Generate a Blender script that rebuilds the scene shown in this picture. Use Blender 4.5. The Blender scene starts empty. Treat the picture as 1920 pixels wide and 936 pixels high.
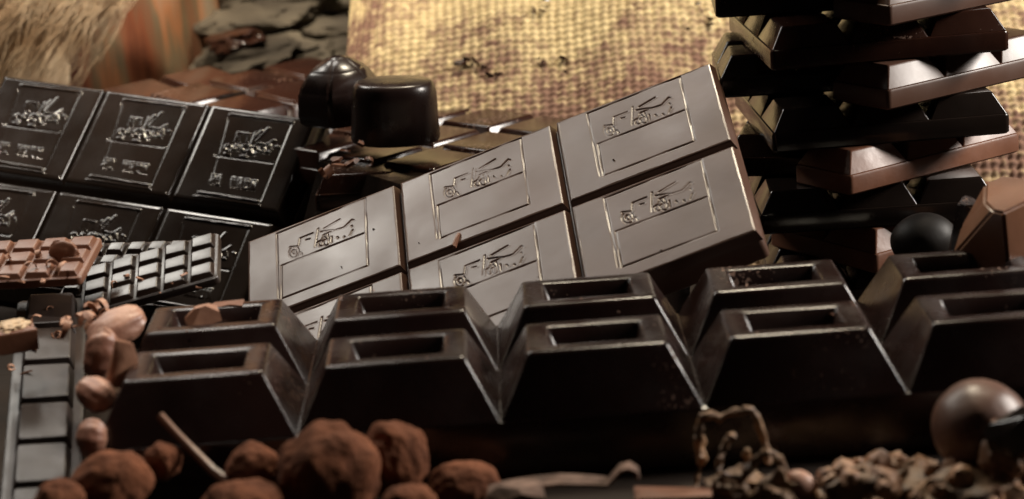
import bpy, bmesh, math, random
import numpy as np
from mathutils import Vector, Matrix, noise
R = math.radians
S = 0.001            # all lengths below are millimetres
ZO = 22.0            # table top is z = -22 in the working frame, 0 in the world
random.seed(7); rng = np.random.default_rng(7)
scn = bpy.context.scene
col = scn.collection

# ---------------------------------------------------------------- camera
CAM = np.array([-1.26, -553.3, 206.9]); PITCH, YAW, ROLL, FPX = R(15.18), R(-.09), R(4.15), 4427.0
def cam_axes():
    cp, sp, cy, sy = math.cos(PITCH), math.sin(PITCH), math.cos(YAW), math.sin(YAW)
    fwd = np.array([sy*cp, cy*cp, -sp]); right = np.array([cy, -sy, 0.0]); up = np.cross(right, fwd)
    cr, sr = math.cos(ROLL), math.sin(ROLL)
    return np.array([right*cr-up*sr, up*cr+right*sr, -fwd]).T
CM = cam_axes()
def at(px, py, y):
    """point of the place at depth y that the photograph shows at px, py"""
    d = CM @ np.array([(px-960)/FPX, -(py-468)/FPX, -1.0])
    return CAM + d*(y-CAM[1])/d[1]
def W(p): return Vector((p[0]*S, p[1]*S, (p[2]+ZO)*S))
cd = bpy.data.cameras.new('camera'); cam = bpy.data.objects.new('camera', cd); col.objects.link(cam)
cam.matrix_world = Matrix.Translation(W(CAM)) @ Matrix([list(r) for r in CM]).to_4x4()
cd.sensor_width = 36; cd.lens = 36*FPX/1920; cd.clip_start = .01; cd.clip_end = 20
cd.dof.use_dof = True; cd.dof.focus_distance = .72; cd.dof.aperture_fstop = 14
scn.camera = cam

# ---------------------------------------------------------------- world, lamps, exposure
w = bpy.data.worlds.new('World'); scn.world = w; w.use_nodes = True
bg = w.node_tree.nodes['Background']; bg.inputs[0].default_value = (1, .9, .8, 1); bg.inputs[1].default_value = .006
def area(name, pos, target, size, power, colour):
    l = bpy.data.lights.new(name, 'AREA'); l.shape = 'DISK'; l.size = size*S; l.energy = power; l.color = colour
    o = bpy.data.objects.new(name, l); col.objects.link(o); o.location = W(pos)
    o.rotation_euler = (W(target)-W(pos)).to_track_quat('-Z', 'Y').to_euler(); return o
area('shop_lamp_above', (-392, 520, 548), (0, 150, 20), 225, 1.95, (1, .95, .86))
area('shop_lamp_back', (110, 440, 640), (40, 320, 20), 130, 4.3, (1, .87, .66))
area('added_lamp_glint', (-185, 635, 640), (-90, 220, 30), 110, .85, (1, .93, .84))  # added small lamp, placed so the embossed bar's edges catch glints
area('shop_lamp_side', (680, 165, 370), (100, 150, 40), 240, 8.0, (1, .93, .85))
def spot(name, pos, target, deg, power, colour):
    l = bpy.data.lights.new(name, 'SPOT'); l.spot_size = R(deg); l.spot_blend = .6; l.energy = power; l.color = colour; l.shadow_soft_size = .03
    o = bpy.data.objects.new(name, l); col.objects.link(o); o.location = W(pos)
    o.rotation_euler = (W(target)-W(pos)).to_track_quat('-Z', 'Y').to_euler(); return o
spot('added_spot_beans', (-190, 90, 720), (-118, 45, 20), 15, 9, (1, .90, .80))  # added narrow spot that brightens the beans and small tablets
spot('shop_spot_backdrop', (-250, -60, 740), (-185, 370, 85), 25, 37, (1, .88, .72))
scn.view_settings.view_transform = 'Standard'; scn.view_settings.look = 'None'
scn.view_settings.exposure = 0; scn.view_settings.gamma = 1
scn.render.engine = 'CYCLES'; scn.cycles.use_denoising = True
scn.cycles.max_bounces = 6

# ---------------------------------------------------------------- materials
MATS = {}
def mat(name, c1, c2, rough=(.3, .4), scale=60, bump=.0, bscale=300, spec=.5, coat=0, stretch=None, detail=4, sss=0, dust=0):
    if name in MATS: return MATS[name]
    m = bpy.data.materials.new(name); m.use_nodes = True; nt = m.node_tree; N = nt.nodes; L = nt.links
    b = N['Principled BSDF']; b.inputs['Specular IOR Level'].default_value = spec; b.inputs['Coat Weight'].default_value = coat
    if sss: b.inputs['Subsurface Weight'].default_value = sss; b.inputs['Subsurface Radius'].default_value = (.002, .001, .0006)
    tc = N.new('ShaderNodeTexCoord'); oi = N.new('ShaderNodeObjectInfo'); of = N.new('ShaderNodeVectorMath'); of.operation = 'ADD'
    sc_ = N.new('ShaderNodeMath'); sc_.operation = 'MULTIPLY'; sc_.inputs[1].default_value = 7; L.new(oi.outputs['Random'], sc_.inputs[0])
    L.new(tc.outputs['Object'], of.inputs[0]); L.new(sc_.outputs[0], of.inputs[1]); src = of.outputs[0]
    if stretch:
        mp = N.new('ShaderNodeMapping'); mp.inputs['Scale'].default_value = stretch; L.new(src, mp.inputs[0]); src = mp.outputs[0]
    n1 = N.new('ShaderNodeTexNoise'); n1.inputs['Scale'].default_value = scale; n1.inputs['Detail'].default_value = detail; L.new(src, n1.inputs['Vector'])
    r = N.new('ShaderNodeValToRGB'); r.color_ramp.elements[0].position = .35; r.color_ramp.elements[1].position = .65
    r.color_ramp.elements[0].color = (*c1, 1); r.color_ramp.elements[1].color = (*c2, 1)
    L.new(n1.outputs['Fac'], r.inputs[0]); L.new(r.outputs[0], b.inputs['Base Color'])
    n2 = N.new('ShaderNodeTexNoise'); n2.inputs['Scale'].default_value = scale*1.7; n2.inputs['Detail'].default_value = 6; L.new(src, n2.inputs['Vector'])
    mr = N.new('ShaderNodeMapRange'); mr.inputs[1].default_value = .3; mr.inputs[2].default_value = .7
    mr.inputs[3].default_value = rough[0]; mr.inputs[4].default_value = rough[1]
    L.new(n2.outputs['Fac'], mr.inputs[0]); L.new(mr.outputs[0], b.inputs['Roughness'])
    if bump:
        n3 = N.new('ShaderNodeTexNoise'); n3.inputs['Scale'].default_value = bscale; n3.inputs['Detail'].default_value = 5; L.new(src, n3.inputs['Vector'])
        bp = N.new('ShaderNodeBump'); bp.inputs['Strength'].default_value = bump; bp.inputs['Distance'].default_value = .001
        L.new(n3.outputs['Fac'], bp.inputs['Height']); L.new(bp.outputs[0], b.inputs['Normal'])
    if dust:
        nd = N.new('ShaderNodeTexNoise'); nd.inputs['Scale'].default_value = 900; nd.inputs['Detail'].default_value = 2; L.new(src, nd.inputs['Vector'])
        ns = N.new('ShaderNodeTexNoise'); ns.inputs['Scale'].default_value = 38; ns.inputs['Detail'].default_value = 4; L.new(src, ns.inputs['Vector'])
        ml = N.new('ShaderNodeMath'); ml.operation = 'MULTIPLY'; L.new(nd.outputs[0], ml.inputs[0]); L.new(ns.outputs[0], ml.inputs[1])
        th = N.new('ShaderNodeMapRange'); th.inputs[1].default_value = .40-dust; th.inputs[2].default_value = .46-dust; L.new(ml.outputs[0], th.inputs[0])
        mx = N.new('ShaderNodeMix'); mx.data_type = 'RGBA'; L.new(th.outputs[0], mx.inputs[0]); L.new(r.outputs[0], mx.inputs[6]); mx.inputs[7].default_value = (.16, .085, .055, 1); L.new(mx.outputs[2], b.inputs['Base Color'])
        m2 = N.new('ShaderNodeMix'); m2.data_type = 'FLOAT'; L.new(th.outputs[0], m2.inputs[0]); L.new(mr.outputs[0], m2.inputs[2]); m2.inputs[3].default_value = .8; L.new(m2.outputs[0], b.inputs['Roughness'])
    MATS[name] = m; return m
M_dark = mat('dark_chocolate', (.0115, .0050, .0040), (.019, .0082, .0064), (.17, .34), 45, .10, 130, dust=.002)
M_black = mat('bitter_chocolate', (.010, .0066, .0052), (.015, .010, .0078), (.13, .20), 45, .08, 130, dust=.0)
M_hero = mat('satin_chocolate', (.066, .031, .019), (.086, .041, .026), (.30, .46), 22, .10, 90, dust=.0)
M_brown = mat('brown_chocolate', (.020, .0076, .005), (.032, .012, .0072), (.14, .24), 45, .12, 130, dust=.012)
M_finger = mat('matt_chocolate', (.020, .013, .011), (.032, .021, .017), (.36, .5), 60, .15, 200, spec=.35)
M_mini = mat('shiny_chocolate', (.020, .012, .009), (.030, .018, .013), (.27, .38), 45, .08, 200)
M_bonbon = mat('bonbon_coating', (.014, .0075, .006), (.022, .011, .009), (.22, .36), 70, .12, 120)
M_milk = mat('milk_chocolate', (.14, .056, .030), (.19, .080, .045), (.35, .5), 60, .12, 300)
M_fleck = mat('pale_shaving', (.26, .12, .07), (.40, .20, .12), (.45, .6), 120, .15, 500)
M_cocoa = mat('cocoa_powder', (.10, .036, .018), (.17, .062, .030), (.85, .95), 130, .5, 900, spec=.15)
M_bean = mat('cocoa_bean', (.26, .115, .075), (.46, .26, .18), (.35, .55), 90, .35, 260)
M_wood = mat('log_wood', (.085, .026, .014), (.36, .19, .10), (.6, .8), 34, .7, 70, stretch=(1.6, 1.6, .16), spec=.3, detail=6)
rp = [n for n in M_wood.node_tree.nodes if n.type == 'VALTORGB'][0].color_ramp
for pos, c in ((.42, (.24, .075, .032)), (.50, (.17, .125, .07)), (.56, (.40, .17, .075))): rp.elements.new(pos).color = (*c, 1)
rp.elements[-1].color = (.33, .25, .17, 1)
M_straw = mat('straw', (.42, .27, .15), (.74, .57, .38), (.6, .8), 60, 0, spec=.3)
M_husk = mat('dried_husk', (.08, .040, .020), (.30, .17, .085), (.5, .7), 130, .5, 300)
M_nut = mat('chopped_nut', (.20, .092, .046), (.44, .245, .135), (.45, .65), 110, .3, 350)
M_stone = mat('stone', (.040, .032, .023), (.12, .10, .072), (.75, .9), 30, .8, 120, spec=.25)
M_board = mat('board_wood', (.012, .008, .006), (.024, .015, .010), (.7, .85), 20, .2, 200, spec=.2, stretch=(.3, 3, 3))
M_table = mat('table_wood', (.014, .009, .006), (.024, .015, .010), (.75, .9), 12, .2, 150, spec=.2, stretch=(.3, 3, 3))
M_cream = mat('cream_filling', (.45, .30, .17), (.60, .44, .28), (.5, .7), 200, .3, 500)
M_cone = mat('amber_chunk', (.11, .045, .022), (.17, .072, .036), (.3, .45), 40, .15, 200, sss=.1)

# ---------------------------------------------------------------- helpers
def link(name, me, m, parent=None, smooth=35):
    if not me.materials: me.materials.append(m)
    if smooth and not me.get('sm'):
        me.shade_smooth(); me.set_sharp_from_angle(angle=R(smooth)); me['sm'] = 1
    o = bpy.data.objects.new(name, me); col.objects.link(o); o.parent = parent; return o
def from_np(name, v, f):
    me = bpy.data.meshes.new(name); me.from_pydata([tuple(map(float, p)) for p in v], [], [tuple(map(int, q)) for q in f]); me.update(); return me
def tag(o, label, cat, group=None, kind=None):
    if label: o['label'] = label
    if cat: o['category'] = cat
    if group: o['group'] = group
    if kind: o['kind'] = kind
    return o
def frame(u, n):
    """rotation whose x axis is u and z axis is n"""
    n = Vector(n).normalized(); u = Vector(u); u = (u-n*u.dot(n)).normalized(); v = n.cross(u)
    return Matrix((u, v, n)).transposed()
def place(o, p, rot=None):
    m = rot.to_4x4() if rot is not None else Matrix.Identity(4)
    o.matrix_world = Matrix.Translation(W(p)) @ m; return o
def empty(name, p, rot=None):
    o = bpy.data.objects.new(name, None); o.empty_display_size = .01; col.objects.link(o); return place(o, p, rot)
def rz(a): return Matrix.Rotation(R(a), 3, 'Z')
def rx(a): return Matrix.Rotation(R(a), 3, 'X')
def ry(a): return Matrix.Rotation(R(a), 3, 'Y')

def ring(hx, hy, z, r, k=4):
    r = max(min(r, hx, hy), .01); out = []
    for cx, cy, a0 in ((1, 1, 0), (-1, 1, 90), (-1, -1, 180), (1, -1, 270)):
        for i in range(k):
            a = R(a0+90*i/(k-1)); out.append(((cx*(hx-r)+r*math.cos(a))*S, (cy*(hy-r)+r*math.sin(a))*S, z*S))
    return out
def loft(name, rings):
    n = len(rings[0]); v = [p for r in rings for p in r]; f = [tuple(reversed(range(n)))]
    for i in range(len(rings)-1):
        for j in range(n): f.append((i*n+j, i*n+(j+1) % n, (i+1)*n+(j+1) % n, (i+1)*n+j))
    f.append(tuple(range((len(rings)-1)*n, len(rings)*n)))
    return from_np(name, v, f)
def slab(name, hx, hy, h, b=1.0, r=1.5):
    return loft(name, [ring(hx-b*.6, hy-b*.6, 0, r), ring(hx, hy, b*.6, r), ring(hx, hy, h-b, r), ring(hx-b*.3, hy-b*.3, h-b*.3, r), ring(hx-b, hy-b, h, r)])
def seg_mesh(name, hx, hy, h, draft, b=.9, r=.8, rec=None):
    """one moulded square: sloping sides, rounded rim, and a sunk panel if rec = (half x, half y, depth)"""
    tx, ty = hx-draft, hy-draft; k = b*draft/h
    rg = [ring(hx, hy, 0, r*.6), ring(tx+k, ty+k, h-b, r), ring(tx+k*.45-b*.05, ty+k*.45-b*.05, h-b*.35, r), ring(tx-b*.35, ty-b*.35, h-b*.06, r), ring(tx-b*.8, ty-b*.8, h, r)]
    if rec:
        x, y, d = rec; rg += [ring(x+.5, y+.5, h, r), ring(x+.1, y+.1, h-.3, r), ring(x-d*.35, y-d*.35, h-d, r*.8)]
    me = loft(name, rg)
    for v in me.vertices:
        v.co += Vector(noise.noise_vector(v.co*180))*.00022*(v.co.z > .001)
    return me
def bar(name, label, cat, p, rot, nx, ny, px, py, base, h, draft, m, b=.9, rim=.6, rec=None, gap=.15, group=None, skip=(), r=.8, mesh=None):
    """moulded chocolate bar: origin at the underside corner; base slab and each square a part"""
    t = tag(empty(name, p, rot), label, cat, group)
    bm_ = slab(name+'_base', nx*px/2+rim, ny*py/2+rim, base, min(1, base*.2))
    o = link('base', bm_, m, t); o.location = (nx*px/2*S, ny*py/2*S, 0)
    me = mesh or seg_mesh(name+'_square', px/2-gap, py/2-gap, h, draft, b, r, rec)
    for j in range(ny):
        for i in range(nx):
            if (i, j) in skip: continue
            q = link('square', me, m, t); q.location = ((i+.5)*px*S, (j+.5)*py*S, (base-.02)*S)
    return t

def seg_dist(X, Y, strokes):
    D = np.full(X.shape, 1e9)
    for s in strokes:
        for (x0, y0), (x1, y1) in zip(s[:-1], s[1:]):
            dx, dy = x1-x0, y1-y0; t = np.clip(((X-x0)*dx+(Y-y0)*dy)/(dx*dx+dy*dy+1e-9), 0, 1)
            D = np.minimum(D, np.hypot(X-x0-t*dx, Y-y0-t*dy))
    return D
def relief_cell(name, hx, hy, h, draft, b, hfun, step):
    """moulded square whose top carries a relief hfun(X, Y) in mm; x right, y up, origin at its centre"""
    ax, ay = hx-draft-b, hy-draft-b
    nx, ny = int(2*ax/step)+1, int(2*ay/step)+1
    X, Y = np.meshgrid(np.linspace(-ax, ax, nx), np.linspace(-ay, ay, ny)); Z = h+hfun(X, Y)
    v = np.stack([X, Y, Z], -1).reshape(-1, 3); idx = np.arange(nx*ny).reshape(ny, nx)
    f = np.stack([idx[:-1, :-1], idx[:-1, 1:], idx[1:, 1:], idx[1:, :-1]], -1).reshape(-1, 4)
    loop = np.concatenate([idx[0, :-1], idx[:-1, -1], idx[-1, :0:-1], idx[:0:-1, 0]])
    vs, fs = [v], [f]; prev = loop; cnt = len(v); base = v[loop]
    for g, z in ((b*.05, h-b*.006), (b*.12, h-b*.028), (b*.56, h-b*.165), (b*.66, h-b*.21), (b*.88, h-b*.45), (b, h-b), (b+draft, 0)):
        q = base.copy(); q[:, 0] *= (ax+g)/ax; q[:, 1] *= (ay+g)/ay; q[:, 2] = z
        cur = np.arange(cnt, cnt+len(q)); cnt += len(q); vs.append(q)
        fs.append(np.stack([prev, cur, np.roll(cur, -1), np.roll(prev, -1)], -1)); prev = cur
    me = bpy.data.meshes.new(name); V = np.concatenate(vs)*S; F = np.concatenate(fs)
    me.vertices.add(len(V)); me.vertices.foreach_set('co', V.ravel())
    me.loops.add(F.size); me.loops.foreach_set('vertex_index', F.ravel().astype(np.int32))
    me.polygons.add(len(F)); me.polygons.foreach_set('loop_start', (np.arange(len(F))*4).astype(np.int32))
    me.update(calc_edges=True); me.validate(); return me

def blob(name, rx_, ry_, rz_, sub=4, amp=.06, freq=1.2, seed=0, fn=None):
    bm = bmesh.new(); bmesh.ops.create_icosphere(bm, subdivisions=sub, radius=1)
    o = Vector((seed*3.7, seed*1.3, seed*7.1))
    for v in bm.verts:
        d = v.co.normalized(); k = 1+amp*noise.fractal(d*freq+o, 1, 2, 3)
        if fn: k *= fn(d)
        v.co = Vector((d.x*rx_*k*S, d.y*ry_*k*S, d.z*rz_*k*S))
    me = bpy.data.meshes.new(name); bm.to_mesh(me); bm.free(); return me
def chunk_mesh(name, sx, sy, sz, seed, cuts=9, bev=.5):
    """irregular broken block: a box cut by random planes, edges eased"""
    rd = random.Random(seed); bm = bmesh.new(); bmesh.ops.create_cube(bm, size=2)
    for _ in range(cuts):
        n = Vector((rd.uniform(-1, 1), rd.uniform(-1, 1), rd.uniform(-.5, 1))).normalized()
        g = bmesh.ops.bisect_plane(bm, geom=bm.verts[:]+bm.edges[:]+bm.faces[:], plane_co=n*rd.uniform(.85, 1.15), plane_no=n, clear_outer=True)
        e = [x for x in g['geom_cut'] if isinstance(x, bmesh.types.BMEdge)]
        if e: bmesh.ops.contextual_create(bm, geom=e)
    for v in bm.verts: v.co = Vector((v.co.x*sx*S, v.co.y*sy*S, v.co.z*sz*S))
    if bev: bmesh.ops.bevel(bm, geom=bm.edges[:], offset=bev*S, segments=2, affect='EDGES', clamp_overlap=True)
    bmesh.ops.recalc_face_normals(bm, faces=bm.faces[:])
    me = bpy.data.meshes.new(name); bm.to_mesh(me); bm.free(); return me
def tube(name, pts, rad, k=7, closed=False):
    """tube along pts (mm) with radius per point, ends capped"""
    P = [Vector(p) for p in pts]; rad = rad if hasattr(rad, '__len__') else [rad]*len(P); v = []; f = []
    up = Vector((.31, .2, .93))
    for i, p in enumerate(P):
        t = (P[min(i+1, len(P)-1)]-P[max(i-1, 0)]).normalized(); a = t.cross(up).normalized(); b = t.cross(a)
        for j in range(k):
            q = 2*math.pi*j/k; v.append((p+(a*math.cos(q)+b*math.sin(q))*rad[i])*S)
    for i in range(len(P)-1):
        for j in range(k): f.append((i*k+j, i*k+(j+1) % k, (i+1)*k+(j+1) % k, (i+1)*k+j))
    f.append(tuple(reversed(range(k)))); f.append(tuple(range((len(P)-1)*k, len(P)*k)))
    return v, f
def merge(name, parts):
    V, F = [], []
    for v, f in parts:
        o = len(V); V += [tuple(p) for p in v]; F += [tuple(i+o for i in q) for q in f]
    return from_np(name, V, F)
def curl_mesh(name, turns, rad, width, seed, th=.35, pitch=1.5):
    """shaving: a thin ribbon rolled into a loose curl, with thickness"""
    rd = random.Random(seed); n = int(14*max(turns, .5))+4; v, f = [], []
    for i in range(n):
        t = i/(n-1); a = t*turns*2*math.pi; r = rad*(.55+.6*t); wd = width*(.5+.5*math.sin(math.pi*min(1, .15+t*.85)))*(1+.2*rd.uniform(-1, 1))
        z0 = pitch*t*turns
        for rr, zz in ((r, z0-wd/2), (r, z0+wd/2), (r+th, z0+wd/2), (r+th, z0-wd/2)):
            v.append((rr*math.cos(a)*S, zz*S, rr*math.sin(a)*S))
    for i in range(n-1):
        for j in range(4): f.append((i*4+j, (i+1)*4+j, (i+1)*4+(j+1) % 4, i*4+(j+1) % 4))
    f += [(0, 1, 2, 3), tuple(reversed(range((n-1)*4, n*4)))]
    return from_np(name, v, f)
def flake_mesh(name, sx, sy, th, seed):
    rd = random.Random(seed); n = rd.randint(5, 7); ang = sorted(rd.uniform(0, 2*math.pi) for _ in range(n))
    ang = [2*math.pi*(i+rd.uniform(-.3, .3))/n for i in range(n)]
    pts = [(math.cos(a)*sx*rd.uniform(.7, 1.1), math.sin(a)*sy*rd.uniform(.7, 1.1)) for a in ang]
    v = [(x*S, y*S, 0) for x, y in pts]+[((x*.9)*S, (y*.9)*S, th*rd.uniform(.7, 1.2)*S) for x, y in pts]
    f = [tuple(reversed(range(n))), tuple(range(n, 2*n))]+[(i, (i+1) % n, n+(i+1) % n, n+i) for i in range(n)]
    return from_np(name, v, f)

# ================================================================ SETTING
tb = link('table', slab('table', 700, 700, 30, 2), M_table); place(tb, (0, 350, -22-30)); tag(tb, 'dark brown wooden table top under the chocolate display', None, kind='structure')
bd = link('serving_board', slab('board', 160, 76, 21.9, 2, 3), M_board); place(bd, (22, -2, -21.9))
tag(bd, 'dark board carrying the front row of big chocolate blocks', 'board')

# ---------------------------------------------------------------- burlap sack with woven threads
def sack():
    p = 3.3; k = 5; x0, x1 = -67.0, 250.0
    prof = [(238, -21.5), (246, -12), (262, 4), (290, 27), (320, 48), (352, 68), (386, 87), (424, 101), (462, 104), (500, 92), (530, 55), (545, 0), (550, -21)]
    pr = np.array(prof, float); sl = np.concatenate([[0], np.cumsum(np.hypot(*np.diff(pr, axis=0).T))])
    T = np.arange(0, sl[-1], p/k); Xs = np.arange(x0-34, x1+34, p/k)
    def sm(a):
        q = np.interp(T, sl, pr[:, a]); kern = np.ones(25)/25; e = np.pad(q, 12, mode='edge'); return np.convolve(e, kern, 'valid')
    Yp, Zp = sm(0), sm(1)
    ty, tz = np.gradient(Yp), np.gradient(Zp); ln = np.hypot(ty, tz); ny, nz = -tz/ln, ty/ln
    XX, TT = np.meshgrid(Xs, T)
    # the cloth falls over rounded sides: arc in x
    rad = 22.0; e = np.maximum(np.maximum(x0+rad-XX, XX-(x1-rad)), 0); sgn = np.where(XX < (x0+x1)/2, -1, 1)
    ang = np.minimum(e/rad, math.pi/2); ext = np.maximum(e-rad*math.pi/2, 0)
    bx = np.where(e > 0, np.where(sgn < 0, x0+rad-rad*np.sin(ang), x1-rad+rad*np.sin(ang)), XX)
    drop = rad*(1-np.cos(ang))+ext
    wob = np.zeros_like(XX)
    for (a, b_, c, s) in ((.021, .013, .3, 5.5), (.047, .03, 1.7, 2.8), (.09, -.05, 2.2, .8)): wob += s*np.sin(a*XX+b_*TT+c)*np.cos(b_*1.7*XX-a*TT+c*2)
    jx = .35*np.sin(TT*.11+np.sin(XX*.05)*2); jy = .35*np.sin(XX*.09+np.sin(TT*.04)*2)
    a = (XX+jx)/p; b_ = (TT+jy)/p; i, j = np.floor(a), np.floor(b_); u, v = a-i-.5, b_-j-.5
    c = np.where((i+j) % 2 == 0, 1, -1)*np.cos(math.pi*u)*np.cos(math.pi*v)
    th = rng.uniform(.8, 1.15, size=400)
    wx = th[(i.astype(int)) % 400]; wy = th[(j.astype(int)+150) % 400]
    hw = np.sqrt(np.maximum(0, 1-(2*u/wx)**2))*(.6+.4*c); hf = np.sqrt(np.maximum(0, 1-(2*v/wy)**2))*(.6-.4*c)
    hh = np.maximum(hw, hf)*2.1+wob
    Y = Yp[:, None]+ny[:, None]*hh; Z = np.maximum(Zp[:, None]+nz[:, None]*hh-drop*np.clip((Zp[:, None]+22)/30, 0, 1), -21.9)
    V = np.stack([bx+.09*(Z+22), Y, Z+ZO], -1).reshape(-1, 3)*S; n, m_ = XX.shape; idx = np.arange(n*m_).reshape(n, m_)
    F = np.stack([idx[:-1, :-1], idx[:-1, 1:], idx[1:, 1:], idx[1:, :-1]], -1).reshape(-1, 4)
    me = bpy.data.meshes.new('sack'); me.vertices.add(len(V)); me.vertices.foreach_set('co', V.ravel())
    me.loops.add(F.size); me.loops.foreach_set('vertex_index', F.ravel().astype(np.int32)); me.polygons.add(len(F)); me.polygons.foreach_set('loop_start', (np.arange(len(F))*4).astype(np.int32))
    me.update(calc_edges=True)
    at_ = me.attributes.new('relief', 'FLOAT', 'POINT'); at_.data.foreach_set('value', np.maximum(hw, hf).ravel().astype(np.float32))
    m = bpy.data.materials.new('burlap'); m.use_nodes = True; nt = m.node_tree; N = nt.nodes; L = nt.links; b = N['Principled BSDF']
    b.inputs['Roughness'].default_value = .8; b.inputs['Specular IOR Level'].default_value = .25
    tc = N.new('ShaderNodeTexCoord')
    n1 = N.new('ShaderNodeTexNoise'); n1.inputs['Scale'].default_value = 260; n1.inputs['Detail'].default_value = 3; L.new(tc.outputs['Object'], n1.inputs[0])
    r1 = N.new('ShaderNodeValToRGB'); r1.color_ramp.elements[0].position = .3; r1.color_ramp.elements[1].position = .7
    r1.color_ramp.elements[0].color = (.37, .275, .14, 1); r1.color_ramp.elements[1].color = (.62, .49, .27, 1); L.new(n1.outputs[0], r1.inputs[0])
    # cocoa dust trodden into the cloth: patches with their own shape
    n2 = N.new('ShaderNodeTexNoise'); n2.inputs['Scale'].default_value = 24; n2.inputs['Detail'].default_value = 7; n2.inputs['Roughness'].default_value = .68; L.new(tc.outputs['Object'], n2.inputs[0])
    sp = N.new('ShaderNodeSeparateXYZ'); L.new(tc.outputs['Object'], sp.inputs[0])
    mz = N.new('ShaderNodeMapRange'); mz.inputs[1].default_value = .050; mz.inputs[2].default_value = .105; mz.inputs[3].default_value = .15; mz.inputs[4].default_value = -.16; L.new(sp.outputs[2], mz.inputs[0])
    n4 = N.new('ShaderNodeTexNoise'); n4.inputs['Scale'].default_value = 230; n4.inputs['Detail'].default_value = 4; L.new(tc.outputs['Object'], n4.inputs[0])
    g4 = N.new('ShaderNodeMapRange'); g4.inputs[1].default_value = .3; g4.inputs[2].default_value = .7; g4.inputs[3].default_value = -.11; g4.inputs[4].default_value = .11; L.new(n4.outputs[0], g4.inputs[0])
    a0 = N.new('ShaderNodeMath'); L.new(n2.outputs[0], a0.inputs[0]); L.new(g4.outputs[0], a0.inputs[1])
    ad = N.new('ShaderNodeMath'); L.new(a0.outputs[0], ad.inputs[0]); L.new(mz.outputs[0], ad.inputs[1])
    r2 = N.new('ShaderNodeValToRGB'); r2.color_ramp.elements[0].position = .47; r2.color_ramp.elements[1].position = .66; L.new(ad.outputs[0], r2.inputs[0])
    mx = N.new('ShaderNodeMix'); mx.data_type = 'RGBA'; L.new(r2.outputs[0], mx.inputs[0]); L.new(r1.outputs[0], mx.inputs[6]); mx.inputs[7].default_value = (.17, .092, .062, 1)
    L.new(mx.outputs[2], b.inputs['Base Color'])
    o = link('burlap_sack', me, m, smooth=0); me.shade_smooth()
    tag(o, 'straw coloured woven burlap sack dusted with cocoa behind the bars', 'sack')
    return Xs, T, Yp, Zp
sack()
def sack_pt(px, py):
    """where the sack's face lies along that line of sight"""
    prof = [(238, -21.5), (246, -12), (262, 4), (290, 27), (320, 48), (352, 68), (386, 87), (424, 101), (462, 104)]
    best = None
    for y in np.arange(240, 450, 1.0):
        q = at(px, py, y); zs = np.interp(y, [a for a, _ in prof], [b for _, b in prof])
        if best is None or abs(q[2]-zs) < best[0]: best = (abs(q[2]-zs), q)
    return best[1]

# ---------------------------------------------------------------- log, straw, stones behind
def log():
    v, f = [], []; n, mm = 96, 40; c = (-195.0, 500.0)
    for i in range(mm):
        z = -21.8+i*6.0
        for j in range(n):
            a = 2*math.pi*j/n; d = Vector((math.cos(a), math.sin(a), 0))
            r = 80+3.2*noise.fractal(Vector((d.x*3, d.y*3, z*.006)), 1, 2, 5)*2+1.5*noise.fractal(Vector((d.x*11, d.y*11, z*.012)), 1, 2, 3)
            v.append(((c[0]+r*d.x)*S, (c[1]+r*d.y)*S, (z+ZO)*S))
    for i in range(mm-1):
        for j in range(n): f.append((i*n+j, i*n+(j+1) % n, (i+1)*n+(j+1) % n, (i+1)*n+j))
    f += [tuple(reversed(range(n))), tuple(range((mm-1)*n, mm*n))]
    o = link('wooden_log', from_np('log', v, f), M_wood, smooth=50); tag(o, 'upright reddish brown log with streaked bark at the upper left', 'log')
log()
def straw():
    parts = []; rd = random.Random(3)
    for k in range(2600):
        u = rd.random(); s = rd.random()
        # fibres run from behind the top edge down to the lower left, spread over a band
        px = 300*u-60+rd.uniform(-30, 30); py = -70+rd.uniform(-40, 40)+20*u
        L_ = rd.uniform(40, 230); dirx = -1.0+rd.uniform(-.25, .25); diry = .85+rd.uniform(-.3, .3); y = 400-20*s
        pts = []
        for t in np.linspace(0, 1, 7):
            bend = math.sin(t*3+k)*6
            pts.append(at(px+dirx*L_*t*.62+bend+9*math.sin(t*7+k*2.1), py+diry*L_*t+bend+7*math.cos(t*6+k*1.3), y-4*math.sin(t*3)))
        parts.append(tube('s', pts, [rd.uniform(.14, .36)*(1-.7*t) for t in np.linspace(0, 1, 7)], 4))
    t = empty('straw_bundle', at(40, 60, 405)); body = link('core', blob('core', 34, 12, 78, 5, .16, 3.2, 9), M_straw, t); body.rotation_euler = (0, R(10), 0); body.location = (-.020, .008, -.004)
    me = merge('straw', parts); o = link('fibres', me, M_straw, t); o.matrix_parent_inverse = t.matrix_world.inverted(); o.location = (0, 0, ZO*S); o['kind'] = 'stuff'; o = t
    tag(o, 'loose bundle of pale straw fibres over the log, top left corner', 'straw')
straw()
stones = [((470, 110), 430, (26, 16, 9), (.9, 1, .8), 'wide grey stone low in the pile behind the chocolate, next to the log'),
          ((580, 118), 440, (22, 16, 10), (1, .95, .85), 'grey stone low in the pile beside the burlap sack'),
          ((470, 45), 455, (25, 17, 9), (.9, .9, .7), 'flat olive stone in the middle of the pile by the log'),
          ((600, 62), 462, (24, 15, 8), (1, 1, .9), 'pale flat stone in the middle of the pile by the sack'),
          ((540, 2), 475, (28, 16, 8), (.6, .5, .4), 'dark stone on top of the pile behind the chocolate'),
          ((440, 78), 425, (13, 10, 5), (1.3, .5, .4), 'small reddish stone between the log and the pile'),
          ((650, 20), 480, (20, 14, 8), (.8, .75, .6), 'brown stone at the top of the pile against the sack'),
          ((420, 8), 480, (22, 14, 8), (.7, .7, .55), 'dark stone at the top of the pile behind the log')]
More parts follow.
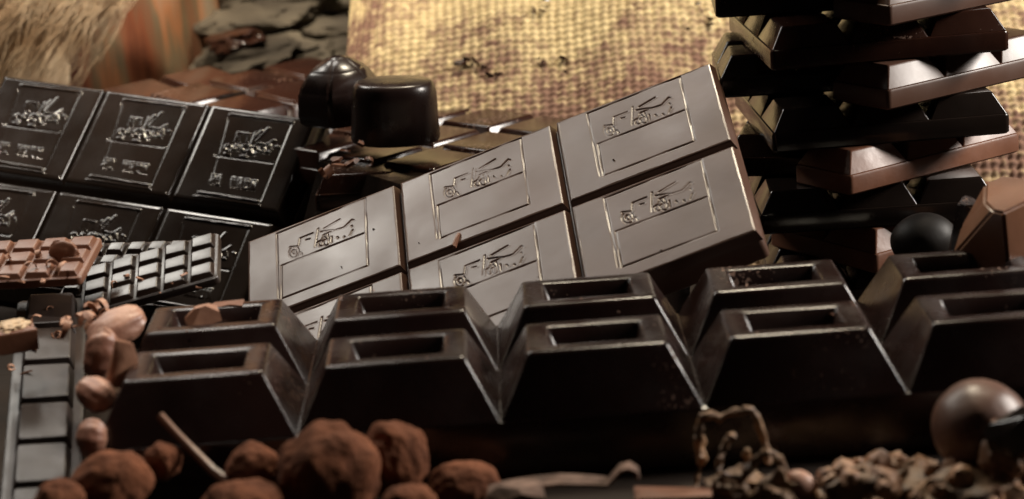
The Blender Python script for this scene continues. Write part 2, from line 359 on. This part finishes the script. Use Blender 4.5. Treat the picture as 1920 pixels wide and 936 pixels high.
for i, (pp, y, rr, tint, lab) in enumerate(stones):
    me = blob('stone', *rr, sub=4, amp=.35, freq=1.6, seed=i+11); o = link('stone', me, M_stone if i != 5 else M_brown)
    place(o, at(*pp, y), rz(random.uniform(-20, 20)) @ ry(random.uniform(-10, 10))); tag(o, lab, 'stone', 'stones piled behind')
rb = link('stone', blob('stone', 70, 28, 42, 4, .3, 2.2, 31), M_stone); place(rb, (-92, 500, 5)); tag(rb, 'big rough stone at the foot of the pile between log and sack', 'stone', 'stones piled behind')

# ================================================================ FRONT BAR OF BIG BLOCKS
bar('block_bar', 'long glossy dark chocolate bar of ten big hollow-topped blocks in front', 'chocolate bar', (-107.9, -6.8, 0.05), None, 5, 2, 50, 40,
    15.3, 14.7, 7.7, M_dark, b=1.0, rim=.4, rec=(11.8, 7.4, 5.5), r=1.0)

# ================================================================ BAR WITH ENGRAVED TRUCKS (the bright one)
def rv(wv):
    t = math.sqrt(sum(a*a for a in wv)); return Matrix.Rotation(t, 3, Vector(wv))
HP, HR = np.array([-85.1, 164.94, 20.36]), rv((.4129, -.336, -.0226)); HW, HH, HGX, HGY = 50.33, 38.59, 2.14, 4.39
LS = 1.12
LP, LR = CAM+LS*(np.array([-161.49, 201.44, 72.61])-CAM), rv((.6769, .033, -.3405)); LW, LH, LGX, LGY = 33.75*LS, 37.33*LS, 2.54*LS, 3.86*LS
def on_plane(px, py, P0, Rm):
    n = np.array(Rm.col[2]); d = CM @ np.array([(px-960)/FPX, -(py-468)/FPX, -1.0]); q = CAM+d*(n @ (P0-CAM))/(n @ d)-P0
    return np.array(Rm.transposed()) @ q
def z2c(strokes, ox, oy, sc, P0, Rm, cx, cy):
    out = []
    for s in strokes:
        r = []
        for a, b in s:
            l = on_plane(ox+a/sc, oy+b/sc, P0, Rm); r.append((l[0]-cx, l[1]-cy))
        out.append(r)
    return out
def circ(x, y, r, n=10, a0=0, a1=360): return [(x+r*math.cos(R(a0+(a1-a0)*i/n)), y+r*math.sin(R(a0+(a1-a0)*i/n))) for i in range(n+1)]
frame_s = [[(192, 342), (1005, 15), (1135, 582), (332, 890)], [(192, 342), (305, 890)], [(285, 608), (335, 890)], [(285, 608), (1042, 312)]]
truck_s = [[(425, 440), (428, 372), (545, 326)], [(490, 384), (522, 376)], circ(388, 492, 48), circ(388, 492, 20, 6), circ(448, 512, 22, 6, 180, 360), [(340, 450), (425, 440)],
           [(592, 285), (588, 440)], [(590, 410), (640, 380), (665, 330)], [(648, 282), (786, 200)], [(620, 312), (700, 298), (762, 292), (842, 266), (905, 200), (925, 205)], [(650, 340), (735, 300)],
           circ(690, 398, 30, 8), circ(640, 412, 24, 8), [(690, 325), (720, 395)], [(655, 350), (690, 372)], [(735, 350), (745, 400)], [(790, 352), (803, 362)], [(856, 345), (866, 352)], [(912, 252), (922, 260)], [(930, 288), (912, 332)]]
hcx, hcy = 2*(HW+HGX)+HW/2, -HH/2
fr = z2c(frame_s, 1060, 140, 4.68, HP, HR, hcx, hcy); tr = z2c(truck_s, 1060, 140, 4.68, HP, HR, hcx, hcy)
def uneven(X, Y, k, lo=.35): return np.clip(lo+.5+.5*np.sin(X*.17+k*1.9)*np.cos(Y*.21+k*.7)+.3*np.sin(X*.41+Y*.33+k), lo, 1)
def hero_relief(X, Y, k):
    d1 = seg_dist(X, Y, fr); d2 = seg_dist(X, Y, tr)
    z = (-.34*np.exp(-(d1/.25)**2)-.36*np.exp(-(d2/.24)**2))*uneven(X, Y, k)
    d3 = seg_dist(X, Y, [[(x+.45, y-.4) for x, y in q] for q in tr]); z += .05*np.exp(-(d3/.3)**2)
    z += .045*np.sin(X*.13+.4+k)*np.cos(Y*.17+k*2)+.02*np.sin(X*.31+Y*.23+k)
    return z
hero = tag(empty('engraved_bar', HP, HR), 'large satin chocolate bar engraved with little trucks, leaning across the middle', 'chocolate bar')
tt = 3.2     # squares stand on a base slab
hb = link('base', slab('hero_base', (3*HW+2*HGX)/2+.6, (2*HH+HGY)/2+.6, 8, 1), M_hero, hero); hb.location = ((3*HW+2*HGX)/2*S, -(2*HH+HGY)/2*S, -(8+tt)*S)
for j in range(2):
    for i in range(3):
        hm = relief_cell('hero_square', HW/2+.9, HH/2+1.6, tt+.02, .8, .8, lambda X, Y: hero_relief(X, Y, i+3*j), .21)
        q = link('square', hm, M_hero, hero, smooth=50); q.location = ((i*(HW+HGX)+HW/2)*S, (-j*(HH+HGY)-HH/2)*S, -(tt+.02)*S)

# ================================================================ DARK BAR WITH RAISED TRUCKS (left)
lf_ridge = [[(362, 138), (815, 193)], [(130, 706), (556, 774)], [(98, 736), (568, 806)]]
lf_line = [[(335, 175), (215, 610)], [(800, 205), (575, 765)], [(240, 432), (668, 490)]]
lf_truck = [[(398, 335), (418, 268), (495, 280), (486, 335)], [(440, 280), (430, 330)], [(515, 350), (545, 272)], [(540, 300), (590, 255)], [(550, 330), (640, 235)], circ(345, 382, 24, 8), circ(408, 378, 18, 6), circ(470, 385, 26, 8), circ(530, 400, 30, 8),
            circ(590, 395, 20, 6), [(560, 345), (625, 360), (680, 325)], [(320, 420), (350, 432)], [(440, 440), (475, 448)], [(610, 410), (645, 415)], [(650, 360), (655, 400)], [(500, 360), (520, 420)], [(700, 370), (710, 380)]]
lf_text = []
for k, x in enumerate((238, 284, 388, 434, 488, 540)):
    y = 578+(x-238)*.145
    lf_text += [[(x-12, y-4), (x+12, y)], [(x-16, y+10), (x-26, y+62)], [(x+8, y+12), (x-2, y+66)]]
    lf_text += [[[(x-20, y+34), (x+4, y+38)]], [[(x-26, y+62), (x-2, y+66)]], [[(x-12, y+20), (x-8, y+56)]]][k % 3]
lcx, lcy = 2*(LW+LGX)+LW/2, -LH/2
za = lambda s: z2c(s, 340, 180, 3.9, LP, LR, lcx, lcy)
A1, A2, A3, A4 = za(lf_ridge), za(lf_line), za(lf_truck), za(lf_text)
def left_relief(X, Y, k):
    z = .55*np.exp(-(seg_dist(X, Y, A1)/.42)**2)-.3*np.exp(-(seg_dist(X, Y, A2)/.35)**2)
    z += (.50*np.exp(-(seg_dist(X, Y, A3)/.36)**2)+.42*np.exp(-(seg_dist(X, Y, A4)/.34)**2))*uneven(X, Y, k+.5, .5)
    return z+.02*np.sin(X*.2)*np.cos(Y*.16)
left = tag(empty('embossed_bar', LP, LR), 'near-black chocolate bar with raised truck emblems leaning at the left', 'chocolate bar')
lt = 5.5
lb = link('base', slab('left_base', (3*LW+2*LGX)/2+3.6, (2*LH+LGY)/2+2.6, 4.5, 1), M_black, left); lb.location = ((3*LW+2*LGX)/2*S, -(2*LH+LGY)/2*S, -(4.5+lt)*S)
for j in range(2):
    for i in range(3):
        lm_ = relief_cell('left_square', LW/2+3.3, LH/2+2.4, lt+.02, 2.4, 1.6, lambda X, Y: left_relief(X, Y, i+3*j), .27)
        q = link('square', lm_, M_black, left, smooth=50); q.location = ((i*(LW+LGX)+LW/2)*S, (-j*(LH+LGY)-LH/2)*S, -(lt+.02+.01*((i+j) % 2))*S)

# ================================================================ TOWER OF CROSSED BARS (right)
LAY = 12.7; tw = dict(px=24, py=24, base=6.4, h=6.32, draft=3.6, b=.7)
sq24 = {}
def tower_bar(k, x, y, yaw, nx, ny, m, label):
    key = m.name
    if key not in sq24: sq24[key] = seg_mesh('tower_square', 12-.15, 12-.15, tw['h'], tw['draft'], .7, .8)
    me = sq24[key]
    bar('crossed_bar', label, 'chocolate bar', (x, y, -22+LAY*k+.02), rz(yaw), nx, ny, 24, 24, 6.36, tw['h'], 3.6, m, group='bars crossed in the tower', mesh=me)
tower_bar(0, 104, 139, 34, 3, 2, M_dark, 'bottom chocolate bar of the tower, resting on the table')
tower_bar(1, 78, 146, -2, 3, 3, M_dark, 'second chocolate bar from the bottom of the tower')
tower_bar(2, 108, 138, 34, 3, 2, M_milk, 'third bar from the bottom of the tower, pale end behind the last block')
tower_bar(3, 74.5, 146, -1, 3, 3, M_black, 'black bar of the tower just below the pinkish brown one')
tower_bar(4, 100.8, 137, 34, 3, 1, M_milk, 'pinkish brown bar lit from the right in the middle of the tower')
tower_bar(4, 67, 172, -14, 2, 2, M_brown, 'reddish bar end poking out left in the middle of the tower')
tower_bar(5, 79.5, 146, 3, 3, 3, M_black, 'black bar of the tower above the pinkish brown one')
tower_bar(6, 113, 137, 34, 3, 1, M_hero, 'grey brown bar with bright sloped end in the upper tower')
tower_bar(6, 66.5, 172, -3, 2, 2, M_dark, 'dark bar end poking out left beside the raised corner of the engraved bar')
tower_bar(7, 80, 146, 4, 3, 3, M_brown, 'reddish brown bar lying square to the viewer near the tower top')
tower_bar(8, 114, 137, 34, 3, 1, M_hero, 'grey brown bar at the upper right cut by the top edge')
tower_bar(8, 66.5, 172, -3, 2, 2, M_dark, 'dark bar end poking out left at the top of the tower')
tower_bar(9, 82, 146, 2, 3, 3, M_black, 'topmost bar of the tower above the picture edge')

# ================================================================ BROWN TABLETS BEHIND
def brown(label, px, py, y, yaw, nx, ny, tilt=None, m=M_brown, base=6.0):
    p = at(px, py, y); rot = rz(yaw)
    if tilt: rot = rz(yaw) @ tilt
    h = 5.5; p = p-np.array(rot @ Vector((0, 0, base+h)))
    return bar('brown_bar', label, 'chocolate bar', p, rot, nx, ny, 28, 28, base, h, 2.6, m, b=.8, group='brown bars heaped behind')
brown('brown chocolate bar under the two bonbons, corner towards the viewer', 812, 322, 196, 46, 3, 3)
brown('brown bar with dark end below the bonbons and its curls', 590, 334, 205, -4, 2, 2)
brown('brown bar sticking up behind the dark embossed bar', 438, 222, 285, 44, 3, 2, rx(4))
brown('brown bar behind the embossed bar, nearest the log', 345, 232, 292, 44, 2, 2, rx(8))
brown('brown bar edge just left of the faceted bonbon', 548, 200, 300, 42, 2, 2, rx(3))

# bonbons
def dome(name, hx, hy, h):
    rg = [ring(hx*.97, hy*.97, 0, hx*.9, 10), ring(hx, hy, 1, hx*.9, 10), ring(hx*.97, hy*.97, h*.45, hx*.9, 10)]
    for a in range(0, 91, 15): rg.append(ring(hx*(.80+.15*math.cos(R(a))), hy*(.80+.15*math.cos(R(a))), h*(.72+.28*math.sin(R(a))), hx*.8, 10))
    rg.append(ring(hx*.4, hy*.4, h*1.015, hx*.4, 10)); return loft(name, rg)
d1 = link('bonbon', dome('bonbon', 15, 13, 20), M_bonbon, smooth=60); place(d1, at(742, 262, 222), rz(8) @ ry(3)); tag(d1, 'smooth dark domed bonbon on the brown bar', 'bonbon', 'bonbons')
def faceted():
    rg = []
    for rr, z in ((15, 0), (16.5, 2), (15.5, 12), (10.8, 18.5), (4.0, 22.5)):
        rg.append([((rr*math.cos(R(a))*S), rr*math.sin(R(a))*S, z*S) for a in (5, 55, 115, 185, 240, 300)])
    me = loft('faceted', rg); bm = bmesh.new(); bm.from_mesh(me); bmesh.ops.bevel(bm, geom=bm.edges[:], offset=1.1*S, segments=3, affect='EDGES', clamp_overlap=True); bm.to_mesh(me); bm.free(); return me
d2 = link('bonbon', faceted(), M_bonbon, smooth=40); place(d2, at(642, 226, 248), rz(20)); tag(d2, 'faceted dark bonbon behind the domed one', 'bonbon', 'bonbons')

# hidden ground under the heap: broken blocks the bars rest on
heap = [((-40, 225, -22), (30, 26, 26), 'broken dark block under the brown bars behind the engraved bar'), ((-30, 262, -22), (26, 22, 26), 'broken dark block under the bonbons'),
        ((28, 142, -22), (24, 18, 19), 'broken dark block under the raised end of the engraved bar'), ((-130, 330, -22), (34, 22, 30), 'broken dark block behind the embossed bar'),
        ((-122, 112, -22), (26, 14, 8), 'broken dark block under the small tablets'), ((-85, 300, -22), (22, 20, 24), 'broken dark block in the shadow behind the embossed bar')]
for i, (p, s, lab) in enumerate(heap):
    o = link('broken_block', chunk_mesh('broken_block', *s, seed=40+i, cuts=6), M_black, smooth=30); place(o, (p[0], p[1], p[2]+s[2]), rz(random.uniform(0, 90))); tag(o, lab, 'chocolate block', 'broken blocks under the heap')

# ================================================================ SMALL TABLETS AND FINGER BAR (left front)
nrm = (-.17, -.36, .92)
def mini(label, px, py, y, u, n, nx, ny, pitch, m, dx=0):
    rot = frame(u, n); p = at(px, py, y)
    return bar('small_tablet', label, 'chocolate tablet', p, rot, nx, ny, pitch, pitch*.92, 2.6, 1.5, .8, m, b=.35, rim=.7, gap=.35, group='small tablets', r=.4)
mini('small dark tablet shining grey beside the first big block', 158, 602, 90, (1, .02, .10), (-.20, -.33, .92), 5, 3, 8.0, M_mini)
mini('small shining tablet behind, half covered by its neighbours', 118, 566, 104, (1, -.25, -.12), (-.14, -.33, .93), 5, 4, 6.6, M_mini)
mini('small milk brown tablet with shavings at the left edge', -60, 545, 86, (1, -.12, -.08), (-.05, -.22, .97), 4, 3, 8.2, M_milk)
# finger bar receding along the left edge
f0, f1, f2 = at(12, 936, -12), at(44, 548, 96), at(132, 936, -12)
fv = Vector(f1-f0).normalized(); fu = Vector(f2-f0); fwid = fu.length; fu.normalize(); fn_ = fu.cross(fv).normalized(); fu = fv.cross(fn_); frot = frame(fu, fn_)
flen = Vector(f1-f0).length; fp = flen/5.3
bar('finger_bar', 'long narrow dark bar with one row of segments along the left edge', 'chocolate bar', f0-np.array(frot @ Vector((0, fp*.7, 7.8))), frot, 1, 6, fwid, fp, 4.2, 3.6, 1.1, M_finger, b=.55, rim=2.2, gap=.6)

# ================================================================ TRUFFLES
T = [((212, 905), -28, (9.6, 9, 7.4), 'round cocoa dusted truffle at the lower left beside the finger bar'),
     ((305, 865), -20, (4.4, 4.4, 4.6), 'tiny cocoa dusted truffle under the end of the stick'),
     ((476, 886), -24, (7.0, 7, 7.2), 'small truffle left of the biggest one'),
     ((618, 886), -32, (12.2, 11, 11.4), 'biggest cocoa dusted truffle, bottom centre left'),
     ((738, 862), -22, (8.4, 8.4, 9.6), 'tall truffle touching the right of the biggest one'),
     ((872, 918), -24, (9, 8, 7.0), 'flat lit truffle right of the tall one'),
     ((455, 938), -44, (9.4, 8, 4.4), 'flat truffle cut by the bottom edge, in front of the small one'),
     ((112, 940), -40, (6, 6, 5), 'shadowed truffle at the bottom left corner'),
     ((765, 945), -46, (6.4, 6, 4.6), 'half hidden truffle at the bottom edge below the tall one')]
for i, (pp, y, rr, lab) in enumerate(T):
    o = link('truffle', blob('truffle', *rr, sub=5, amp=.13, freq=1.5, seed=i+3), M_cocoa); place(o, at(*pp, y), rz(i*37) if rr[0] == rr[1] else None); tag(o, lab, 'truffle', 'cocoa dusted truffles')
# stick
v, f = tube('stick', [at(300, 780, -14)+0*np.ones(3), at(330, 812, -17), at(365, 848, -21), at(400, 884, -25), at(428, 905, -28)], [1.2, 1.0, 1.1, 1.25, 1.5], 8)
o = link('stick', merge('stick', [(v, f)]), M_milk); o.location = (0, 0, ZO*S); tag(o, 'thin brown stick leaning over the truffles', 'stick')

# ================================================================ COCOA BEANS
B = [((218, 614), 42, (8.0, 4.6, 3.6), (25, -15, 35), 'long reddish bean on top, below the small tablets'), ((188, 664), 28, (4.0, 3.4, 5.8), (0, 18, 10), 'upright pale pink bean in the middle of the bean row'),
     ((180, 740), 8, (4.9, 3.8, 3.6), (0, 25, -30), 'shiny bean below the upright one'), ((172, 822), -6, (3.6, 3.4, 4.0), (0, 10, 0), 'lowest bean, tucked against the first big block')]
for i, (pp, y, rr, e, lab) in enumerate(B):
    rr = tuple(a*1.18 for a in rr); me = blob('bean', *rr, sub=4, amp=.10, freq=1.4, seed=50+i, fn=lambda d: 1-.10*abs(d.x)**3+.03*math.sin(9*math.atan2(d.z, d.y)))
    o = link('cocoa_bean', me, M_bean); place(o, at(*pp, y), rz(e[2]) @ ry(e[1]) @ rx(e[0])); tag(o, lab, 'cocoa bean', 'cocoa beans')

# ================================================================ SHARDS, CHUNKS
def shard(name, label, cat, px, py, y, s, rot, m, seed, cuts=7, bev=.3, group=None):
    o = link(name, chunk_mesh(name, *s, seed=seed, cuts=cuts, bev=bev), m, smooth=30); place(o, at(px, py, y), rot); tag(o, label, cat, group); return o
shard('chocolate_shard', 'pale angular shard between the beans and the first big block', 'chocolate shard', 232, 684, 14, (3.4, 1.2, 6.0), rz(20) @ ry(20), M_fleck, 5)
shard('chocolate_shard', 'milk chocolate shard lying in the hollow of the first back block', 'chocolate shard', 378, 592, 52, (4.6, 1.6, 2.8), rz(25) @ ry(-10), M_fleck, 6, 12)
shard('chocolate_shard', 'flat shard hanging over the back rim of the first block', 'chocolate shard', 425, 572, 63, (4.6, 2.0, .6), rz(-4) @ ry(-3), M_milk, 8)
cc = shard('nougat_chunk', 'square brown chunk with pale crumbly top on the finger bar', 'chunk', 22, 632, 44, (6.2, 4.5, 3.0), rz(20) @ rx(8), M_milk, 12, 4)
top = link('crumb_top', blob('crumb', 4.4, 3.2, 1.2, 4, .5, 3, 4), M_cream, cc); top.location = (.3*S, 0, 2.9*S)
shard('amber_chunk', 'big translucent brown chunk on the right edge above the last block', 'chunk', 1888, 440, 66, (12, 10, 12), rz(38) @ ry(-6), M_cone, 21, 2, .8)
shard('chocolate_shard', 'dark shard leaning against the big brown chunk at the right', 'chocolate shard', 1822, 440, 78, (5.5, 5, 9), rz(-20) @ ry(16), M_dark, 23, 3, .5)
o = link('chocolate_ball', blob('ball', 10, 9, 8.5, 4, .03, 1, 5), mat('dull_black', (.008, .006, .005), (.012, .009, .007), (.5, .6), 60, .1, 200, spec=.25)); place(o, at(1734, 452, 116)); tag(o, 'black chocolate ball between the tower foot and the last block', 'chocolate ball')
# foreground shards
def ribbon(name, pts, wd, th):
    v, f = [], []; P = [Vector(p) for p in pts]
    for i, p in enumerate(P):
        t = (P[min(i+1, len(P)-1)]-P[max(i-1, 0)]).normalized(); s = Vector((.15, 1, .3)).normalized(); n = t.cross(s).normalized(); w_ = wd[i] if hasattr(wd, '__len__') else wd
        for a, b in ((-1, -1), (1, -1), (1, 1), (-1, 1)): v.append((p+s*a*w_/2+n*b*th/2)*S)
    for i in range(len(P)-1):
        for j in range(4): f.append((i*4+j, i*4+(j+1) % 4, (i+1)*4+(j+1) % 4, (i+1)*4+j))
    f += [(3, 2, 1, 0), tuple(range(len(v)-4, len(v)))]; return v, f
pts = [at(x, y, -34) for x, y in ((915, 925), (950, 912), (1000, 905), (1050, 900), (1110, 902), (1140, 905), (1152, 892), (1164, 878), (1180, 874), (1194, 882), (1196, 896))]
o = link('chocolate_curl', merge('curl', [ribbon('r', pts, [5, 4, 4, 4, 3.6, 3.4, 3.2, 3, 2.8, 2.4, 2], .8)]), mat('dusty_chocolate', (.09, .056, .042), (.23, .145, .11), (.7, .85), 160, .5, 400, spec=.2), smooth=50); o.location = (0, 0, ZO*S); tag(o, 'pale curl of chocolate with a hooked end at the bottom centre', 'chocolate curl')
shard('chocolate_shard', 'crumbly pale shard under the hooked curl', 'chocolate shard', 965, 932, -40, (6.5, 4, 3.0), rz(10) @ ry(4), MATS['dusty_chocolate'], 31, 9)
shard('chocolate_shard', 'flat brown shard at the bottom edge right of the hooked curl', 'chocolate shard', 1262, 935, -36, (9, 5, 2.4), rz(-3), M_milk, 33, 4)

# dried husk tangle
def husk():
    y = -30; parts = []
    loops = [[(1312, 860), (1308, 820), (1310, 788), (1322, 778), (1350, 784), (1380, 772), (1408, 770), (1420, 782), (1426, 808), (1436, 840), (1440, 870)],
             [(1345, 880), (1352, 850), (1366, 828), (1374, 818)], [(1300, 920), (1312, 880), (1316, 850), (1312, 820)], [(1392, 900), (1410, 870), (1428, 850), (1442, 846), (1462, 862), (1478, 900), (1482, 940)],
             [(1330, 940), (1340, 905), (1360, 890), (1385, 896), (1400, 920)], [(1432, 900), (1440, 925), (1444, 945)], [(1400, 842), (1405, 870), (1420, 895)], [(1455, 905), (1466, 925), (1462, 945)]]
    for k, l in enumerate(loops):
        rd = random.Random(k); yy = y+rd.uniform(-6, 6); P = []
        for a, b in zip(l[:-1], l[1:]):
            for t in (0, .34, .67): P.append(at(a[0]+(b[0]-a[0])*t+rd.uniform(-3, 3), a[1]+(b[1]-a[1])*t+rd.uniform(-3, 3), yy+rd.uniform(-.8, .8)))
        P.append(at(*l[-1], yy)); parts.append(tube('h', P, [rd.uniform(.6, 1.35) for _ in P], 7))
    o = link('dried_husk', merge('husk', parts), M_husk, smooth=60); o.location = (0, 0, ZO*S)
    tag(o, 'twisted dried husk with an open loop in front of the blocks', 'dried husk')
husk()
for i, (px, py, y, r, lab) in enumerate((((1380), 925, -30, (8, 6, 5), 'dark lump at the foot of the twisted husk'), (1465, 930, -34, (6, 5, 6), 'brown lump on the right of the twisted husk'))):
    o = link('husk_lump', blob('lump', *r, sub=4, amp=.4, freq=2, seed=70+i), M_husk); place(o, at(px, py, y)); tag(o, lab, 'husk')
nb = link('hazelnut', blob('hazelnut', 4.2, 4, 5.0, 4, .05, 1, 2), M_bean); place(nb, at(1500, 918, -34), ry(-25)); tag(nb, 'small pale nut between the husk and the nut cluster', 'nut')

# nut clusters
nutm = [blob('nut_piece', 4.3, 3.6, 3.2, 3, .25, 1.6, 90+i) for i in range(4)]
def cluster(label, cx, cy, y, rx_, rz_, n, seed, m=M_husk):
    rd = random.Random(seed); c = at(cx, cy, y); t = tag(empty('nut_cluster', c), label, 'nut cluster', 'nut clusters')
    b = link('body', blob('cluster_body', rx_, rx_*.7, rz_, 4, .3, 2, seed), m, t)
    for k in range(n):
        a = rd.uniform(0, 2*math.pi); e = rd.uniform(-.1, 1.2); d = Vector((math.cos(a)*math.cos(e)*rx_*.92, math.sin(a)*math.cos(e)*rx_*.64, math.sin(e)*rz_*.95))
        q = link('nut_piece', nutm[k % 4], M_nut, t); q.location = d*S; q.rotation_euler = (rd.uniform(0, 6), rd.uniform(0, 6), rd.uniform(0, 6)); s = rd.uniform(.5, 1.0); q.scale = (s, s, s)
cluster('nut cluster at the bottom right, nearest the twisted husk', 1620, 926, -34, 12, 7, 26, 1)
cluster('nut cluster behind, in the middle of the lower right', 1700, 918, -22, 9, 6, 14, 2)
cluster('nut cluster at the bottom right corner under the glossy ball', 1800, 940, -38, 17, 8, 30, 4)
cluster('nut cluster cut by the right edge in front of the glossy ball', 1905, 850, -36, 8, 7, 12, 6)
o = link('chocolate_ball', blob('ball', 11.6, 11.6, 11.2, 5, .025, 1.2, 6), mat('glossy_milk', (.085, .040, .026), (.13, .062, .040), (.36, .5), 60, .15, 150)); place(o, at(1838, 800, -26)); tag(o, 'glossy brown chocolate ball at the lower right', 'chocolate ball')
shard('chocolate_shard', 'dark slab leaning over the glossy ball at the right edge', 'chocolate shard', 1905, 810, -42, (7, 4, 4.6), rz(-12) @ ry(-18), M_black, 44, 6)

# ================================================================ SHAVINGS (small curls and flakes)
curls = [curl_mesh('curl', t_, r_, w_, s_) for t_, r_, w_, s_ in ((1.1, 1.3, 2.2, 1), (.6, 2.2, 1.8, 2), (.35, 3.6, 1.4, 3), (.8, 1.6, 1.5, 4))]
flakes = [flake_mesh('flake', a, b, c, s) for a, b, c, s in ((2.6, 1.2, .7, 1), (1.8, 1.3, .8, 2), (3.4, .9, .6, 3), (1.2, 1.0, .8, 4))]
def scatter(spots, label, group, m, sc=1.0, pool=None):
    for k, (px, py, y) in enumerate(spots):
        me = random.choice(pool or (curls+flakes))
        key = me.name+m.name
        if key not in SH: SH[key] = me.copy(); SH[key].materials.clear(); SH[key].materials.append(m)
        o = link('shaving', SH[key], m); place(o, at(px, py, y), rz(random.uniform(0, 360)) @ rx(random.uniform(-35, 35)) @ ry(random.uniform(-25, 25)))
        s = sc*random.uniform(.7, 1.2); o.scale = (s, s, s); tag(o, label, 'shaving', group)
SH = {}
def onto(spots, P0, Rm, lift):
    out = []
    for px, py in spots:
        l = on_plane(px, py, P0, Rm); q = P0+np.array(Rm @ Vector(l))+np.array(Rm.col[2])*lift; out.append((px, py, q[1]))
    return out
def jit(n, cx, cy, sx, sy): return [(random.gauss(cx, sx), random.gauss(cy, sy)) for _ in range(n)]
MT = np.array
mt_rot = frame((1, -.12, -.08), (-.05, -.22, .97)); mt_p = at(-60, 545, 86)+np.array(mt_rot @ Vector((0, 0, 4.1)))
st_rot = frame((1, .02, .10), (-.20, -.33, .92)); st_p = at(158, 602, 90)+np.array(st_rot @ Vector((0, 0, 4.1)))
scatter(onto([(22, 490), (60, 505), (95, 498), (40, 530), (112, 512), (80, 528), (8, 520), (70, 480)], mt_p, mt_rot, .7), 'curled chocolate shaving on the milk brown tablet', 'shavings on the milk tablet', M_fleck, .85)
scatter(onto([(238, 518), (262, 524), (300, 550), (322, 532), (345, 516), (215, 532), (372, 540)], st_p, st_rot, .5), 'small chocolate flake on the shining small tablet', 'flakes on the shining tablet', M_fleck, .6)
scatter(onto([(48, 700), (22, 690), (72, 612), (110, 628), (60, 655), (95, 580)], f0, frot, .5), 'pale shaving on the finger bar', 'shavings on the finger bar', M_fleck, .8)
flat = Matrix.Identity(3); topp = np.array((0, 0, 30.05))
scatter(onto([(255, 690), (300, 705), (300, 615), (350, 622), (520, 575), (640, 560), (700, 545), (1010, 520), (1090, 560), (1160, 585), (1400, 535), (1240, 648), (650, 680), (800, 672), (1420, 625), (1560, 590)], topp, flat, .1), 'tiny crumb on the rim of the big block bar', 'crumbs on the block bar', M_milk, .28, flakes)
scatter(onto([(785, 456), (700, 430), (925, 330), (1150, 300), (1240, 470), (640, 500)], HP, HR, .2), 'tiny crumb on the face of the engraved bar', 'crumbs on the engraved bar', M_brown, .3, flakes)
scatter([(x, y, 62-(y-585)*.55) for x, y in jit(24, 168, 612, 24, 20)], 'reddish chocolate shaving above the beans', 'shavings above the beans', M_fleck, 1.0)
scatter([(632, 300, 205), (648, 285, 206), (660, 308, 203), (676, 272, 206), (618, 318, 202), (690, 300, 203), (640, 312, 203)], 'brown shaving on the bar below the bonbons', 'shavings below the bonbons', M_milk, 1.3)
sp_ = []
for k in range(20):
    px, py = random.choice([(1010, 18), (1040, 30), (1290, 40), (1310, 20), (1110, 72), (1260, 60), (1330, 60), (1040, 118), (900, 130)]); px += random.gauss(0, 22); py += random.gauss(0, 14)
    q = sack_pt(px, py); sp_.append((px, py, q[1]-2))
scatter(sp_, 'dark chocolate crumb lying on the burlap sack', 'crumbs on the sack', M_brown, 1.2, flakes)
dsc = link('chocolate_disc', blob('disc', 4.6, 2.0, 4.2, 4, .14, 1.6, 8), M_milk); place(dsc, at(120, 476, 92), rz(-15)); tag(dsc, 'round brown chocolate disc standing on the small tablets', 'chocolate disc')
o = link('chocolate_sliver', chunk_mesh('sliver', 3.0, .5, .7, 3, 5, .15), M_milk, smooth=30); place(o, HP+np.array(HR @ Vector(on_plane(857, 452, HP, HR)))+np.array(HR.col[2])*.5, HR @ rz(70)); tag(o, 'tiny brown sliver across the groove of the engraved bar', 'sliver')
